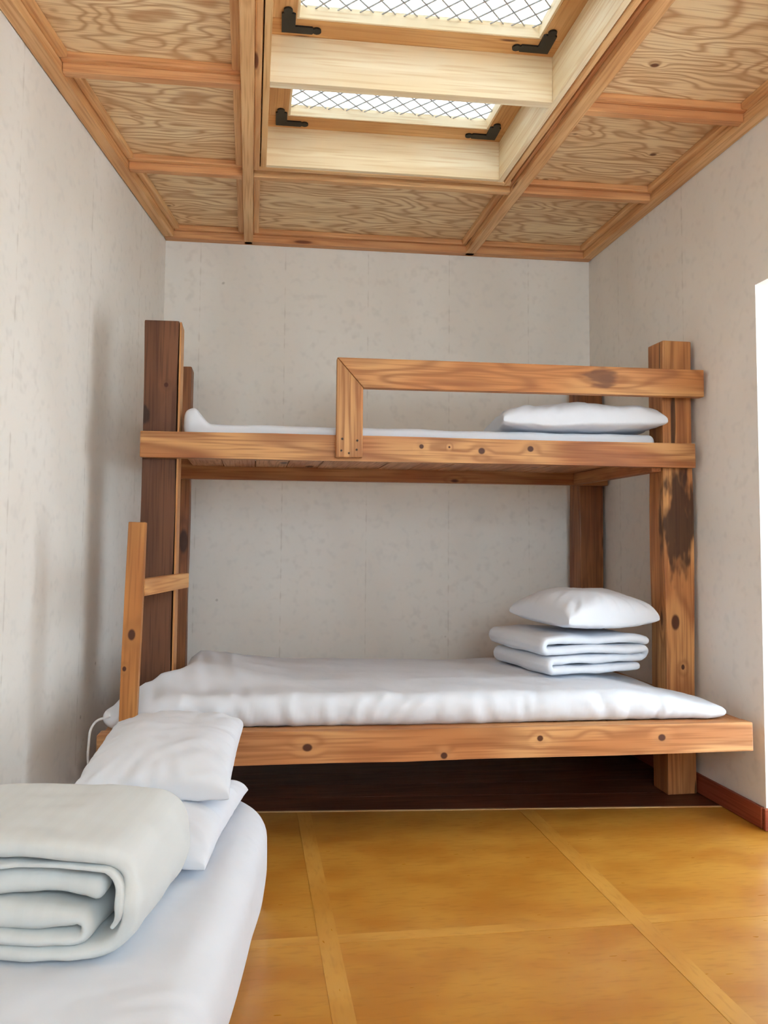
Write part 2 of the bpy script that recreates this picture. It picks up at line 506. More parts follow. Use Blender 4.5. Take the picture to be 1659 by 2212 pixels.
# white plaster lining of the doorway
bm = bmesh.new()
add_box(bm, XR - .001, XR + WT, DOOR_Y1 - .010, DOOR_Y1 + .001, 0.001, DOOR_Z)
add_box(bm, XR - .001, XR + WT, DOOR_Y0 - .001, DOOR_Y0 + .010, 0.001, DOOR_Z)
add_box(bm, XR - .001, XR + WT, DOOR_Y0 + .010, DOOR_Y1 - .010, DOOR_Z - .010, DOOR_Z + .001)
me = bpy.data.meshes.new('trim_1'); bm.to_mesh(me); bm.free()
tag(link('trim_1', me, M['jamb']), kind='structure')

# floor: concrete base, oiled paper sheets with pale overlaps, dark boards under the bunk
floor = empty('floor'); tag(floor, kind='structure')
bm = bmesh.new()
add_box(bm, fl[0] - .1, XR + WT + .1, YFRONT - .1, 4.45, -.08, -.004)
me = bpy.data.meshes.new('base_slab'); bm.to_mesh(me); bm.free()
link('base_slab', me, M['dfloor'], floor)
def edge_y(x): return 3.122 - 0.0905 * (x - 0.065)
xs = [-1.40, -0.602, 0.205, 1.002, XR + WT]
ys = [YFRONT, -0.27, 0.53, 1.33, 2.130]
def sheet(x0, x1, pts):
    cx = sum(p[0] for p in pts) / 4; cy = sum(p[1] for p in pts) / 4
    mw = Matrix.Translation((cx, cy, -.004))
    prism('paper_sheet', [(p[0] - cx, p[1] - cy) for p in pts], .004, M['paper'], floor, mw, 0)
for i in range(len(xs) - 1):
    for j in range(len(ys)):
        y0 = ys[j]
        def lx(y, x): return max(x, XL(y) - 0.01)
        x0, x1 = xs[i], xs[i + 1]
        if j < len(ys) - 1:
            y1a = y1b = ys[j + 1]
        else:
            y1a, y1b = edge_y(x0), edge_y(x1)
        if x1 <= XL(y1a) and x1 <= XL(y0): continue
        p0 = (lx(y0, x0), y0); p1 = (x1, y0); p2 = (x1, y1b); p3 = (min(lx(y1a, x0), x1 - .001), y1a)
        if p0[0] >= x1: continue
        sheet(x0, x1, [p0, p1, p2, p3])
for x in xs[1:-1]:
    ya = max(YFRONT, (x + 0.443 + 0.153 * 4.25) / 0.153 if x < -.443 else YFRONT)
    w = .024 if x < 1 else .026
    y1 = edge_y(x) - .004
    if x < -.5: continue
    board('paper_overlap', (x, YFRONT + .01, .0004), (x, y1, .0004), w * 2, .0009, (0, 0, 1), M['paper_seam'], floor, 0)
for y in ys[1:]:
    board('paper_overlap', (XL(y) + .005, y, .0003), (XR + WT - .01, y - .0, .0003), .044, .0006, (0, 0, 1), M['paper_seam'], floor, 0)
a = Vector((XL(3.16) + .01, edge_y(XL(3.16)) + .006, .0)); b = Vector((XR - .003, edge_y(XR) + .006, .0))
board('edge_strip', a, b, .012, .003, (0, 0, 1), M['edge_line'], floor, 0)
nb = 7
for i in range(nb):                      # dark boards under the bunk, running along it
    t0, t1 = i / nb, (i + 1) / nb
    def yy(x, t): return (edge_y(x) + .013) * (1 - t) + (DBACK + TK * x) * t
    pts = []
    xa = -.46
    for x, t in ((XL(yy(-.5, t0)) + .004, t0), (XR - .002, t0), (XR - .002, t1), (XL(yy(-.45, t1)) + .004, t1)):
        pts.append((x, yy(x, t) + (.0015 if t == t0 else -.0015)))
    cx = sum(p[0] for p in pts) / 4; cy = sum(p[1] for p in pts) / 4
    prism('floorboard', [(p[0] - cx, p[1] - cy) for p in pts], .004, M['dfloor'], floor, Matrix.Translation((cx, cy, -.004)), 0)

# skirting
def skirt(name, a, b):
    o = board(name, a, b, .014, .072, (0, 0, 1), M['base'], None, .003)
    return tag(o, kind='structure')
skirt('baseboard_right', (XR - .007, DOOR_Y1 - .0, .037), (XR - .007, br[1] - .002, .037))
skirt('trim_2', (XR - .014, DOOR_Y1 - .017, .037), (XR + WT - .06, DOOR_Y1 - .017, .037))
skirt('baseboard_left', (XL(.0 + YFRONT + .02) + .008, YFRONT + .02, .037), (XL(4.24) + .008, 4.24, .037))
skirt('baseboard_back', B(-.42, DBACK - .008, .037), B(XR - .02, DBACK - .008, .037))

# ------------------------------------------------------------------ ceiling
ceil = empty('ceiling'); tag(ceil, kind='structure')
ZP = 2.500                                      # underside of the plywood
LB0, LB1 = -0.058, -0.014                       # left lengthwise beam
RB0, RB1 = 1.066, 1.116                         # right lengthwise beam
ribs = [3.456, 2.746, 2.02, 1.31, 0.60, -0.11]  # centre lines of the cross ribs
RW = 0.036
# lengthwise beams
for x0, x1 in ((LB0, LB1), (RB0, RB1)):
    xm = (x0 + x1) / 2
    board('lengthwise_beam', (xm, YFRONT + .01, (ZC + ZP) / 2), (xm, DBACK + TK * xm - .01, (ZC + ZP) / 2), x1 - x0, ZP - ZC, (0, 0, 1), M['ctrim'], ceil, .004)
# perimeter trim
PT = .05
board('perimeter_trim', B(XL(4.25), DBACK - PT / 2, (ZC + ZP) / 2), B(XR - .002, DBACK - PT / 2, (ZC + ZP) / 2), PT, ZP - ZC, (0, 0, 1), M['crib'], ceil, .004)
board('perimeter_trim', (XR - PT / 2 - .002, YFRONT + .01, (ZC + ZP) / 2), (XR - PT / 2 - .002, br[1] - PT, (ZC + ZP) / 2), PT, ZP - ZC, (0, 0, 1), M['ctrim'], ceil, .004)
board('perimeter_trim', (XL(YFRONT) + PT / 2 + .004, YFRONT + .01, (ZC + ZP) / 2), (XL(4.2) + PT / 2 + .004, 4.2, (ZC + ZP) / 2), PT, ZP - ZC, (0, 0, 1), M['ctrim'], ceil, .004)
# ribs and panels, bay by bay
rows = [(DBACK - PT, ribs[0] + RW / 2)]
for i in range(len(ribs) - 1):
    rows.append((ribs[i] - RW / 2, ribs[i + 1] + RW / 2))
rows.append((ribs[-1] - RW / 2, YFRONT + .02))
def bay_edges(col, y):
    if col == 0: return XL(y) + PT + .006, LB0
    if col == 1: return LB1, RB0
    return RB1, XR - PT - .002
ZR = ZC + .006
for rd in ribs:
    for col in (0, 1, 2):
        if col == 1 and abs(rd - 2.746) < .01: continue
        xa, xb = bay_edges(col, rd)
        board('cross_rib', B(xa, rd, (ZR + ZP) / 2), B(xb, rd, (ZR + ZP) / 2), RW, ZP - ZR, (0, 0, 1), M['crib'] if col != 1 else M['ctrim'], ceil, .003)
MO, ZM = .028, ZP - .026
for ri, (d1, d0) in enumerate(rows):
    for col in (0, 1, 2):
        if col == 1 and ri in (1, 2): continue
        def corner(d, side):
            x = bay_edges(col, d)[side]
            return B(x, d, 0)
        q = [corner(d0, 0), corner(d0, 1), corner(d1, 1), corner(d1, 0)]
        c = sum(q, Vector()) / 4
        prism('plywood_panel', [(v.x - c.x, v.y - c.y) for v in q], .012, M['ply'], ceil, Matrix.Translation((c.x, c.y, ZP - .0005)), 0)
        # moulding frame inside the bay
        for k in range(4):
            a, b = q[k], q[(k + 1) % 4]
            n = Vector((-(b - a).y, (b - a).x, 0)).normalized()
            o = n * (MO / 2)
            t = (b - a).normalized() * (MO if k % 2 else 0.0)
            board('panel_moulding', a + o + t + Vector((0, 0, (ZM + ZP) / 2)), b + o - t + Vector((0, 0, (ZM + ZP) / 2)), MO, ZP - ZM, (0, 0, 1), M['crib'] if k == 2 else M['ctrim'], ceil, .006)
# roof boarding above the plywood (keeps the daylight out)
bm = bmesh.new()
ZS = 2.643
add_box(bm, -1.4, 0.02, YFRONT - .1, 4.45, ZP + .03, ZS)
add_box(bm, 1.005, XR + WT, YFRONT - .1, 4.45, ZP + .03, ZS)
add_box(bm, 0.02, 1.005, 3.345, 4.45, ZP + .03, ZS)
add_box(bm, 0.02, 1.005, YFRONT - .1, 2.02, ZP + .03, ZS)
me = bpy.data.meshes.new('roof_boarding'); bm.to_mesh(me); bm.free()
link('roof_boarding', me, M['sash'], ceil)

# ------------------------------------------------------------------ skylight shaft and the two sashes
WX0, WX1 = 0.036, 0.986
WD0, WDM, WD1 = 2.05, 2.705, 3.335           # near end, middle board, far end (bed-plane depth)
ZW0, ZW1 = 2.452, 2.612
BT = .022
def vboard(name, a, b, th, mat):              # upright board between two plan points
    return board(name, Vector((a[0], a[1], (ZW0 + ZW1) / 2)), Vector((b[0], b[1], (ZW0 + ZW1) / 2)), th, ZW1 - ZW0, (0, 0, 1), mat, ceil, .002)
p = B(WX0, WD1 + BT / 2, 0); q = B(WX1, WD1 + BT / 2, 0); vboard('shaft_board', p, q, BT, M['well'])
p = B(WX0, WD0 - BT / 2, 0); q = B(WX1, WD0 - BT / 2, 0); vboard('shaft_board', p, q, BT, M['well'])
vboard('shaft_board', (WX0 - BT / 2, WD0 - .03), (WX0 - BT / 2, WD1 + .02), BT, M['sash'])
vboard('shaft_board', (WX1 + BT / 2, WD0 - .05), (WX1 + BT / 2, WD1 - .0), BT, M['well'])
p = B(WX0, WDM + .02, 0); q = B(WX1, WDM + .02, 0); vboard('shaft_divider', p, q, .04, M['well'])
# stepped mouldings round the foot of the shaft
def mould(a, b, w, z0, z1, mat):
    board('shaft_moulding', Vector((a[0], a[1], (z0 + z1) / 2)), Vector((b[0], b[1], (z0 + z1) / 2)), w, z1 - z0, (0, 0, 1), mat, ceil, .006)
gx = RB0 - (WX1 + BT)
mould((WX1 + BT + gx / 2 - .012, WD0 - .08), (WX1 + BT + gx / 2 - .012, WD1 + .03), .024, 2.450, 2.50, M['ctrim'])
mould((RB0 - .008, WD0 - .08), (RB0 - .008, WD1 + .06), .016, 2.462, 2.51, M['crib'])
mould((LB1 + .012, WD0 - .08), (LB1 + .012, WD1 + .06), .024, 2.452, 2.51, M['ctrim'])
a = B(LB1 + .02, WD1 + BT + .016, 0); b = B(RB0 - .02, WD1 + BT + .016, 0); mould(a, b, .030, 2.450, 2.51, M['ctrim'])
a = B(LB1 + .02, WD1 + BT + .045, 0); b = B(RB0 - .005, WD1 + BT + .045, 0); mould(a, b, .022, 2.462, 2.51, M['crib'])
ZF = ZW1                                      # underside of the sash frame
def bracket_mesh():
    bm = bmesh.new()
    # L in plan with a neck and a knob on each arm; corner at the origin, arms towards +x and +y
    def ngon(pts):
        lo = [bm.verts.new((x, y, 0)) for x, y in pts]; hi = [bm.verts.new((x, y, .006)) for x, y in pts]
        n = len(pts)
        bm.faces.new(lo[::-1]); bm.faces.new(hi)
        for i in range(n): bm.faces.new((lo[i], lo[(i + 1) % n], hi[(i + 1) % n], hi[i]))
    ngon([(0, 0), (.098, 0), (.102, .006), (.102, .030), (.098, .036), (.044, .036), (.044, .098), (.038, .102), (.006, .102), (0, .098)])
    for cx, cy in ((.113, .018), (.020, .113)):
        ngon([(cx + .0145 * math.cos(t * math.pi / 6), cy + .0165 * math.sin(t * math.pi / 6)) for t in range(12)])
    bmesh.ops.recalc_face_normals(bm, faces=bm.faces)
    me = bpy.data.meshes.new('corner_bracket'); bm.to_mesh(me); bm.free()
    return me
BRK = bracket_mesh()
def skylight(name, d0, d1, op0, op1, label):
    root = empty(name, B(.515, (d0 + d1) / 2, ZF)); tag(root, label, kind='structure')
    x0, x1, o0, o1 = WX0 - .015, WX1 + .015, 0.116, 0.914
    zt = .032
    def rail(nm, a, b, w):
        board(nm, a + Vector((0, 0, ZF + zt / 2)), b + Vector((0, 0, ZF + zt / 2)), w, zt, (0, 0, 1), M['sash'], root, .003)
    rail('sash_rail', B(x0, (op1 + d1) / 2, 0), B(x1, (op1 + d1) / 2, 0), d1 - op1)
    rail('sash_rail', B(x0, (op0 + d0) / 2, 0), B(x1, (op0 + d0) / 2, 0), op0 - d0)
    rail('sash_stile', B((x0 + o0) / 2, op0, 0), B((x0 + o0) / 2, op1, 0), o0 - x0)
    rail('sash_stile', B((x1 + o1) / 2, op0, 0), B((x1 + o1) / 2, op1, 0), x1 - o1)
    # pale beads round the glass: the sash lip's skylit brightness put into their colour
    for a, b in ((B(o0, op1 - .004, 0), B(o1, op1 - .004, 0)), (B(o0, op0 + .004, 0), B(o1, op0 + .004, 0)), (B(o0 + .004, op0 + .008, 0), B(o0 + .004, op1 - .008, 0)), (B(o1 - .004, op0 + .008, 0), B(o1 - .004, op1 - .008, 0))):
        board('lit_lip_bead', a + Vector((0, 0, ZF + .024)), b + Vector((0, 0, ZF + .024)), .008, .044, (0, 0, 1), M['well'], root, .001)
    # diamond wire mesh
    bm = bmesh.new()
    zm = ZF + zt + .002
    Wx, Wy = o1 - o0 + .01, op1 - op0 + .01
    cx, cd = (o0 + o1) / 2, (op0 + op1) / 2
    px, py = .071, .082
    for sgn in (1, -1):
        n = int((Wx / px + Wy / py) / 1) + 2
        for k in range(-n, n + 1):
            # line: x/px - sgn*y/py = k
            pts = []
            for yv in (-Wy / 2, Wy / 2):
                xv = (k + sgn * yv / py) * px
                pts.append((xv, yv))
            (xa, ya), (xb, yb) = pts
            # clip to width
            def clip(xa, ya, xb, yb):
                t0, t1 = 0.0, 1.0
                dx = xb - xa
                for lim, s in ((-Wx / 2, 1), (Wx / 2, -1)):
                    fa, fb = s * (xa - lim), s * (xb - lim)
                    if fa < 0 and fb < 0: return None
                    if fa < 0: t0 = max(t0, fa / (fa - fb))
                    if fb < 0: t1 = min(t1, fa / (fa - fb))
                if t1 <= t0: return None
                return xa + dx * t0, ya + (yb - ya) * t0, xa + dx * t1, ya + (yb - ya) * t1
            r = clip(xa, ya, xb, yb)
            if not r: continue
            A = Vector((r[0], r[1], 0)); Bv = Vector((r[2], r[3], 0))
            d = (Bv - A)
            if d.length < .01: continue
            d.normalize(); nn = Vector((-d.y, d.x, 0)) * .0016
            zz = .0016 * sgn
            vs = []
            for P0 in (A, Bv):
                for off in (nn + Vector((0, 0, .0017)), -nn + Vector((0, 0, .0017)), -nn - Vector((0, 0, .0017)), nn - Vector((0, 0, .0017))):
                    w = P0 + off
                    vs.append(bm.verts.new(B(cx + w.x, cd + w.y, zm + .004 + zz + w.z)))
            for i in range(4):
                bm.faces.new((vs[i], vs[(i + 1) % 4], vs[4 + (i + 1) % 4], vs[4 + i]))
            bm.faces.new(vs[:4][::-1]); bm.faces.new(vs[4:])
    me = bpy.data.meshes.new('wire_mesh'); bm.to_mesh(me); bm.free()
    link('wire_mesh', me, M['wire'], root)
    bm = bmesh.new()
    v = [B(o0 - .001, op0 - .001, 0), B(o1 + .001, op0 - .001, 0), B(o1 + .001, op1 + .001, 0), B(o0 - .001, op1 + .001, 0)]
    c = sum(v, Vector()) / 4
    prism('glass_pane', [(w.x - c.x, w.y - c.y) for w in v],   .005, M['roof_glass'], root, Matrix.Translation((c.x, c.y, ZF + zt + .010)), 0)
    # black corner irons under the sash
    for cxx, cd2, ax, ay in ((0.070, op1 + .066, 1, -1), (0.960, op1 + .066, -1, -1), (0.070, op0 - .066, 1, 1), (0.960, op0 - .066, -1, 1)):
        mw = Matrix.Translation(B(cxx, cd2, ZF - .0062)) @ Matrix.Rotation(-0.0272, 4, 'Z') @ Matrix.Diagonal((ax, ay, 1, 1))
        o = link('corner_bracket', BRK, M['black'], root, mw)
    return root
skylight('window_1', WDM + .021, WD1 + .010, 2.83, 3.245, 'skylight with diamond wire mesh nearest the back wall')
skylight('window_2', WD0 - .010, WDM + .019, 2.14, 2.615, 'larger skylight with diamond wire mesh at top edge of photo')

# ------------------------------------------------------------------ glazed door in the right wall
door = empty('door_1', (XR + WT - .03, (DOOR_Y0 + DOOR_Y1) / 2, 0)); tag(door, 'bright doorway with glazed wooden door in right wall', kind='structure')
dx = XR + WT - .03
ya, yb = DOOR_Y0 + .012, DOOR_Y1 - .012
for y in (ya + .025, (ya + yb) / 2, yb - .025):
    board('door_stile', (dx, y, .004), (dx, y, DOOR_Z - .012), .05, .04, (1, 0, 0), M['sash'], door, .002)
for y0, y1 in ((ya + .05, (ya + yb) / 2 - .025), ((ya + yb) / 2 + .025, yb - .05)):
    for z, h in ((.045, .08), (DOOR_Z - .04, .055)):
        board('door_rail', (dx, y0, z), (dx, y1, z), .04, h, (0, 0, 1), M['sash'], door, .002)
    me = from_pd('glass_pane', [(-.002, y0 - .003, .083), (.002, y0 - .003, .083), (.002, y1 + .003, .083), (-.002, y1 + .003, .083), (-.002, y0 - .003, DOOR_Z - .065), (.002, y0 - .003, DOOR_Z - .065), (.002, y1 + .003, DOOR_Z - .065), (-.002, y1 + .003, DOOR_Z - .065)],
                 [(3, 2, 1, 0), (4, 5, 6, 7), (0, 1, 5, 4), (1, 2, 6, 5), (2, 3, 7, 6), (3, 0, 4, 7)])
    link('glass_pane', me, M['door_glass'], door, Matrix.Translation((dx, 0, 0)))
# invented window: lets extra sky light in from behind the viewer
wr_ = empty('added_window', ((FWX0 + FWX1) / 2, YFRONT - .07, FWZ0)); tag(wr_, 'added wooden window behind the viewer to brighten the room', kind='structure')
wy = YFRONT - .07
for x in (FWX0 + .025, (FWX0 + FWX1) / 2, FWX1 - .025):
    board('added_window_stile', (x, wy, FWZ0), (x, wy, FWZ1), .04, .05, (1, 0, 0), M['sash'], wr_, .002)
for x0, x1 in ((FWX0 + .05, (FWX0 + FWX1) / 2 - .025), ((FWX0 + FWX1) / 2 + .025, FWX1 - .05)):
    for z in (FWZ0 + .025, FWZ1 - .025):
        board('added_window_rail', (x0, wy, z), (x1, wy, z), .04, .05, (0, 0, 1), M['sash'], wr_, .002)
    me = from_pd('glass_pane', [(x0, -.002, FWZ0 + .05), (x1, -.002, FWZ0 + .05), (x1, .002, FWZ0 + .05), (x0, .002, FWZ0 + .05), (x0, -.002, FWZ1 - .05), (x1, -.002, FWZ1 - .05), (x1, .002, FWZ1 - .05), (x0, .002, FWZ1 - .05)],
                 [(3, 2, 1, 0), (4, 5, 6, 7), (0, 1, 5, 4), (1, 2, 6, 5), (2, 3, 7, 6), (3, 0, 4, 7)])
    link('glass_pane', me, M['glass'], wr_, Matrix.Translation((0, wy, 0)))
# paved ground outside the door
bm = bmesh.new(); add_box(bm, XR + WT + .101, XR + 5, -3, 7, -.12, -.03)
me = bpy.data.meshes.new('ground'); bm.to_mesh(me); bm.free()
tag(link('ground', me, M['jamb']), 'pale paved ground outside the doorway', kind='structure')

# ------------------------------------------------------------------ bunk bed
bed = empty('bunk_bed', B(.65, 3.5, 0))
tag(bed, 'rustic two-tier bunk bed of heavy reclaimed timbers against the back wall', 'bunk bed')
PF = 3.175
def post(name, x0, x1, d0, d1, z1, mat, rough=.0035, z0=0.0):
    xm, dm = (x0 + x1) / 2, (d0 + d1) / 2
    a = B(xm, dm, z0); b = B(xm, dm, z1)
    return board(name, a, b, d1 - d0 - .006, x1 - x0 - .006, (1, 0, 0), mat, bed, .006, rough)
o = post('post', -.399, -.272, PF, PF + .125, 1.770, M['post_dark']); o['label'] = 'dark brown front post beside left wall'
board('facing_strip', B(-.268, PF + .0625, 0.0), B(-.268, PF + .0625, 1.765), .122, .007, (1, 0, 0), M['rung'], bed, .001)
o = post('post', 1.597, 1.724, PF, PF + .125, 1.768, M['post']); o['label'] = 'weathered front post with dark scorched patch'
post('post', -.41, -.283, 4.05, 4.19, 1.775, M['post_back'])
post('post', 1.60, 1.73, 4.05, 4.19, 1.745, M['post_back'])
# upper frame
board('front_rail', B(-.397, PF - .0235, 1.306), B(1.710, PF - .0235, 1.305), .045, .094, (0, 0, 1), M['rail_front'], bed, .004, .0015)
board('back_rail', B(-.41, 4.025, 1.288), B(1.73, 4.025, 1.288), .045, .092, (0, 0, 1), M['rail'], bed, .004)
board('end_rail', B(1.572, PF + .002, 1.271), B(1.572, 4.0, 1.271), .04, .056, (0, 0, 1), M['rail'], bed, .004)
board('end_rail', B(-.34, PF + .128, 1.271), B(-.34, 4.0, 1.271), .04, .056, (0, 0, 1), M['rail'], bed, .004)
nP = 13
for i in range(nP):
    x0 = -.268 + i * (1.594 + .268) / nP
    x1 = x0 + (1.594 + .268) / nP - .004
    dz = random.uniform(-.002, .002)
    board('slat', B((x0 + x1) / 2, PF + .001, 1.311 + dz), B((x0 + x1) / 2, 4.0, 1.311 + dz), x1 - x0, .020, (0, 0, 1), M['plank'], bed, .002)
# guard: a mitred L of planks nailed outside the rail
gx0, gx1, gz0, gz1 = .303, 1.727, 1.268, 1.636
gw = .097; gh = .110
GD = PF - .046 - .040
rotz = Matrix.Rotation(math.atan(TK), 4, 'Z')
def place_xz(x, d, z, vertical):
    mt = Matrix.Translation(B(x, d, z)) @ rotz
    if vertical:   # local x up, local y along -world x, local z towards the room's back
        return mt @ Matrix(((0, -1, 0, 0), (0, 0, 1, 0), (1, 0, 0, 0), (0, 0, 0, 1))) if False else mt @ Matrix(((0, 1, 0, 0), (0, 0, 1, 0), (1, 0, 0, 0), (0, 0, 0, 1)))
    return mt @ Matrix(((1, 0, 0, 0), (0, 0, 1, 0), (0, 1, 0, 0), (0, 0, 0, 1)))
xm, zm_ = (gx0 + gx1) / 2, gz1 - gh / 2
Lh = gx1 - gx0
prism('guard_rail', [(-Lh / 2 + .0008, gh / 2), (-Lh / 2 + gw + .0008, -gh / 2), (Lh / 2, -gh / 2 + .004), (Lh / 2, gh / 2)], .040, M['guard'], bed, place_xz(xm, GD, zm_, False), .003)
zc2, xc2 = (gz0 + gz1) / 2, gx0 + gw / 2
Lv = gz1 - gz0
o = prism('guard_upright', [(-Lv / 2, -gw / 2), (Lv / 2 - .0008, -gw / 2), (Lv / 2 - gh - .0008, gw / 2), (-Lv / 2, gw / 2)], .040, M['guard_leg'], bed, place_xz(xc2, GD, zc2, True), .003)
scm = bmesh.new()
bmesh.ops.create_cone(scm, cap_ends=True, segments=8, radius1=.0045, radius2=.0035, depth=.003)
scme = bpy.data.meshes.new('screw'); scm.to_mesh(scme); scm.free()
for sx, sz in ((.322, 1.292), (.378, 1.296), (.350, 1.283), (.380, 1.330), (.325, 1.335)):
    link('screw', scme, M['screw'], bed, Matrix.Translation(B(sx, GD - .0008, sz)) @ Matrix.Rotation(math.pi / 2, 4, 'X'))
# lower frame: wide front beam standing forward of the posts, plank deck
BF0, BF1 = 2.755, 2.825
board('front_beam', B(-.455, (BF0 + BF1) / 2, .310), B(1.697, (BF0 + BF1) / 2, .3125), BF1 - BF0, .100, (0, 0, 1), M['beam'], bed, .005, .0015, taper=-.10)
board('back_beam', B(-.27, 4.02, .300), B(1.59, 4.02, .300), .06, .075, (0, 0, 1), M['rail'], bed, .004)
for x in (-.20, .66, 1.53):
    board('joist', B(x, BF1 + .002, .292), B(x, 3.988, .292), .06, .08, (0, 0, 1), M['rail'], bed, .003)
nD = 10
for i in range(nD):
    x0 = -.266 + i * (1.59 + .266) / nD
    x1 = x0 + (1.59 + .266) / nD - .004
    board('deck_plank', B((x0 + x1) / 2, BF1 + .002, .345), B((x0 + x1) / 2, 4.04, .345), x1 - x0, .024, (0, 0, 1), M['beam'], bed, .002)
board('deck_plank', B(1.644, BF1 + .002, .345), B(1.644, PF - .003, .345), .104, .024, (0, 0, 1), M['beam'], bed, .002)
board('deck_plank', B(1.656, PF + .130, .345), B(1.656, 4.04, .345), .128, .024, (0, 0, 1), M['beam'], bed, .002)
board('deck_plank', B(-.357, BF1 + .002, .345), B(-.357, PF - .003, .345), .176, .024, (0, 0, 1), M['beam'], bed, .002)
# climbing stile and its one rung
a = B(-.366, BF0 + .022, .357); b = B(-.352, BF0 + .022, 1.018)
board('ladder_stile', a, b, .042, .054, (1, 0, 0), M['stile'], bed, .003, .0012)
a = B(-.338, BF0 + .030, .812); b = B(-.236, 3.27, .812)
board('ladder_rung', a, b, .026, .054, (0, 0, 1), M['rung'], bed, .003)

# ------------------------------------------------------------------ bedding
def cloth_obj(name, verts, faces, mat, label, cat, fn=None, group=None, matrix=None):
    me = from_pd(name, verts, faces, True)
    if fn: displace(me, fn)
    o = link(name, me, mat, None, matrix)
    tag(o, label, cat, group)
    return o

# lower bunk mattress: puffy, humped at its left end, drawn in between the posts
ZD = .358
def lower_mattress():
    L, Wd, T = 2.0, .86, .105
    vs, fs = roundbox(L, Wd, T, .050, 170, 76, 10)
    out = []
    for p in vs:
        u = p.x / L + .5; v = p.y / Wd + .5; t = p.z / T + .5
        d = 2.795 + v * .87
        # left and right outlines
        dl = ss(2.84, 3.15, d)
        xl = -.455 + (.455 - .235) * dl
        xr = 1.645 - .075 * ss(2.95, 3.16, d) - .02 * ss(3.3, 3.6, d)
        # tip at the near right corner
        x = xl + (xr - xl) * u
        d2 = d + .02 * ss(.25, .0, u) * (1 - v) + .02 * math.sin(u * 9) * (1 - v) * .4
        th = T
        hump = .055 * ss(.26, .02, u) * ss(.0, .35, v) * (1 - .25 * ss(.75, 1, v))
        thin = .055 * ss(.80, 1.0, u) * (1 - .3 * v)
        thinl = .045 * ss(.10, .0, u) * ss(.3, 0, v)
        z = ZD + t * (th + hump - thin - thinl) + .0015
        if t > .4:
            z += (.010 * nz3((x * 1.6, d * 2.2, 3.0)) + .004 * nz3((x * 5, d * 5, 1.0))) * (t - .4) / .6
        out.append(B(x, d2, z))
    def wr(co, n):
        k = 0.0
        front = max(0.0, -n.y)
        fold = nz3((co.x * 32 + 3 * nz3((co.x * 3, co.z * 6, 0)), co.z * 5, co.y * 3))
        k += front * .009 * fold
        top = max(0.0, n.z)
        near = ss(3.15, 2.80, co.y)
        k += top * near * .006 * nz3((co.x * 18 + co.y * 8, co.y * 4, 7)) + top * near * .0025 * nz3((co.x * 45 - co.y * 12, co.y * 9, 3))
        k += top * .006 * nz3((co.x * 4 + co.y * 3, co.y * 8, 2))
        if co.x < .1:
            k += .013 * ss(.15, -.2, co.x) * nz3((co.x * 26 + co.z * 14, co.y * 5, co.z * 4)) * max(top, front)
        return k
    o = cloth_obj('mattress', out, fs, M['cotton'], 'wide white mattress on the lower bunk under the folded quilt', 'mattress', wr)
    return o
lm = lower_mattress()
# white tie hanging from its left corner
cv = bpy.data.curves.new('tie_cord', 'CURVE'); cv.dimensions = '3D'; cv.bevel_depth = .004; cv.bevel_resolution = 2
sp = cv.splines.new('BEZIER')
pts = [B(-.428, 2.825, .405), B(-.470, 2.80, .390), B(-.482, 2.775, .32), B(-.480, 2.770, .265)]
sp.bezier_points.add(len(pts) - 1)
for bp, q in zip(sp.bezier_points, pts):
    bp.co = q; bp.handle_left_type = bp.handle_right_type = 'AUTO'
tmp = bpy.data.objects.new('tmp', cv); C.objects.link(tmp)
dg = bpy.context.evaluated_depsgraph_get()
tme = bpy.data.meshes.new_from_object(tmp.evaluated_get(dg))
bpy.data.objects.remove(tmp); bpy.data.curves.remove(cv)
tme.name = 'tie_cord'; tme.materials.clear()
link('tie_cord', tme, M['tape'], lm)

# upper bunk mattress: thin pad, left end turned up
def upper_mattress():
    L, Wd, T = 1.80, .80, .068
    vs, fs = roundbox(L, Wd, T, .028, 150, 50, 8)
    out = []
    for p in vs:
        u = p.x / L + .5; v = p.y / Wd + .5; t = p.z / T + .5
        x = -.252 + u * 1.828
        d = 3.182 + v * .80
        lift = .062 * ss(.055, .018, u)
        z = 1.3245 + lift * (.2 + .8 * t) + t * (T - .012 * ss(.05, .3, u) * 0)
        if t > .5: z += .004 * nz3((x * 3, d * 3, 4))
        out.append(B(x, d, z))
    def wr(co, n):
        return (.004 * nz3((co.x * 9 + co.z * 20, co.y * 4, co.z * 10)) + .008 * ss(-.10, -.2, co.x) * nz3((co.x * 24, co.y * 9, co.z * 18))) * max(abs(n.y), max(0, n.z))
    return cloth_obj('mattress', out, fs, M['cotton'], 'thin white mattress on the upper bunk with turned-up left end', 'mattress', wr)
upper_mattress()

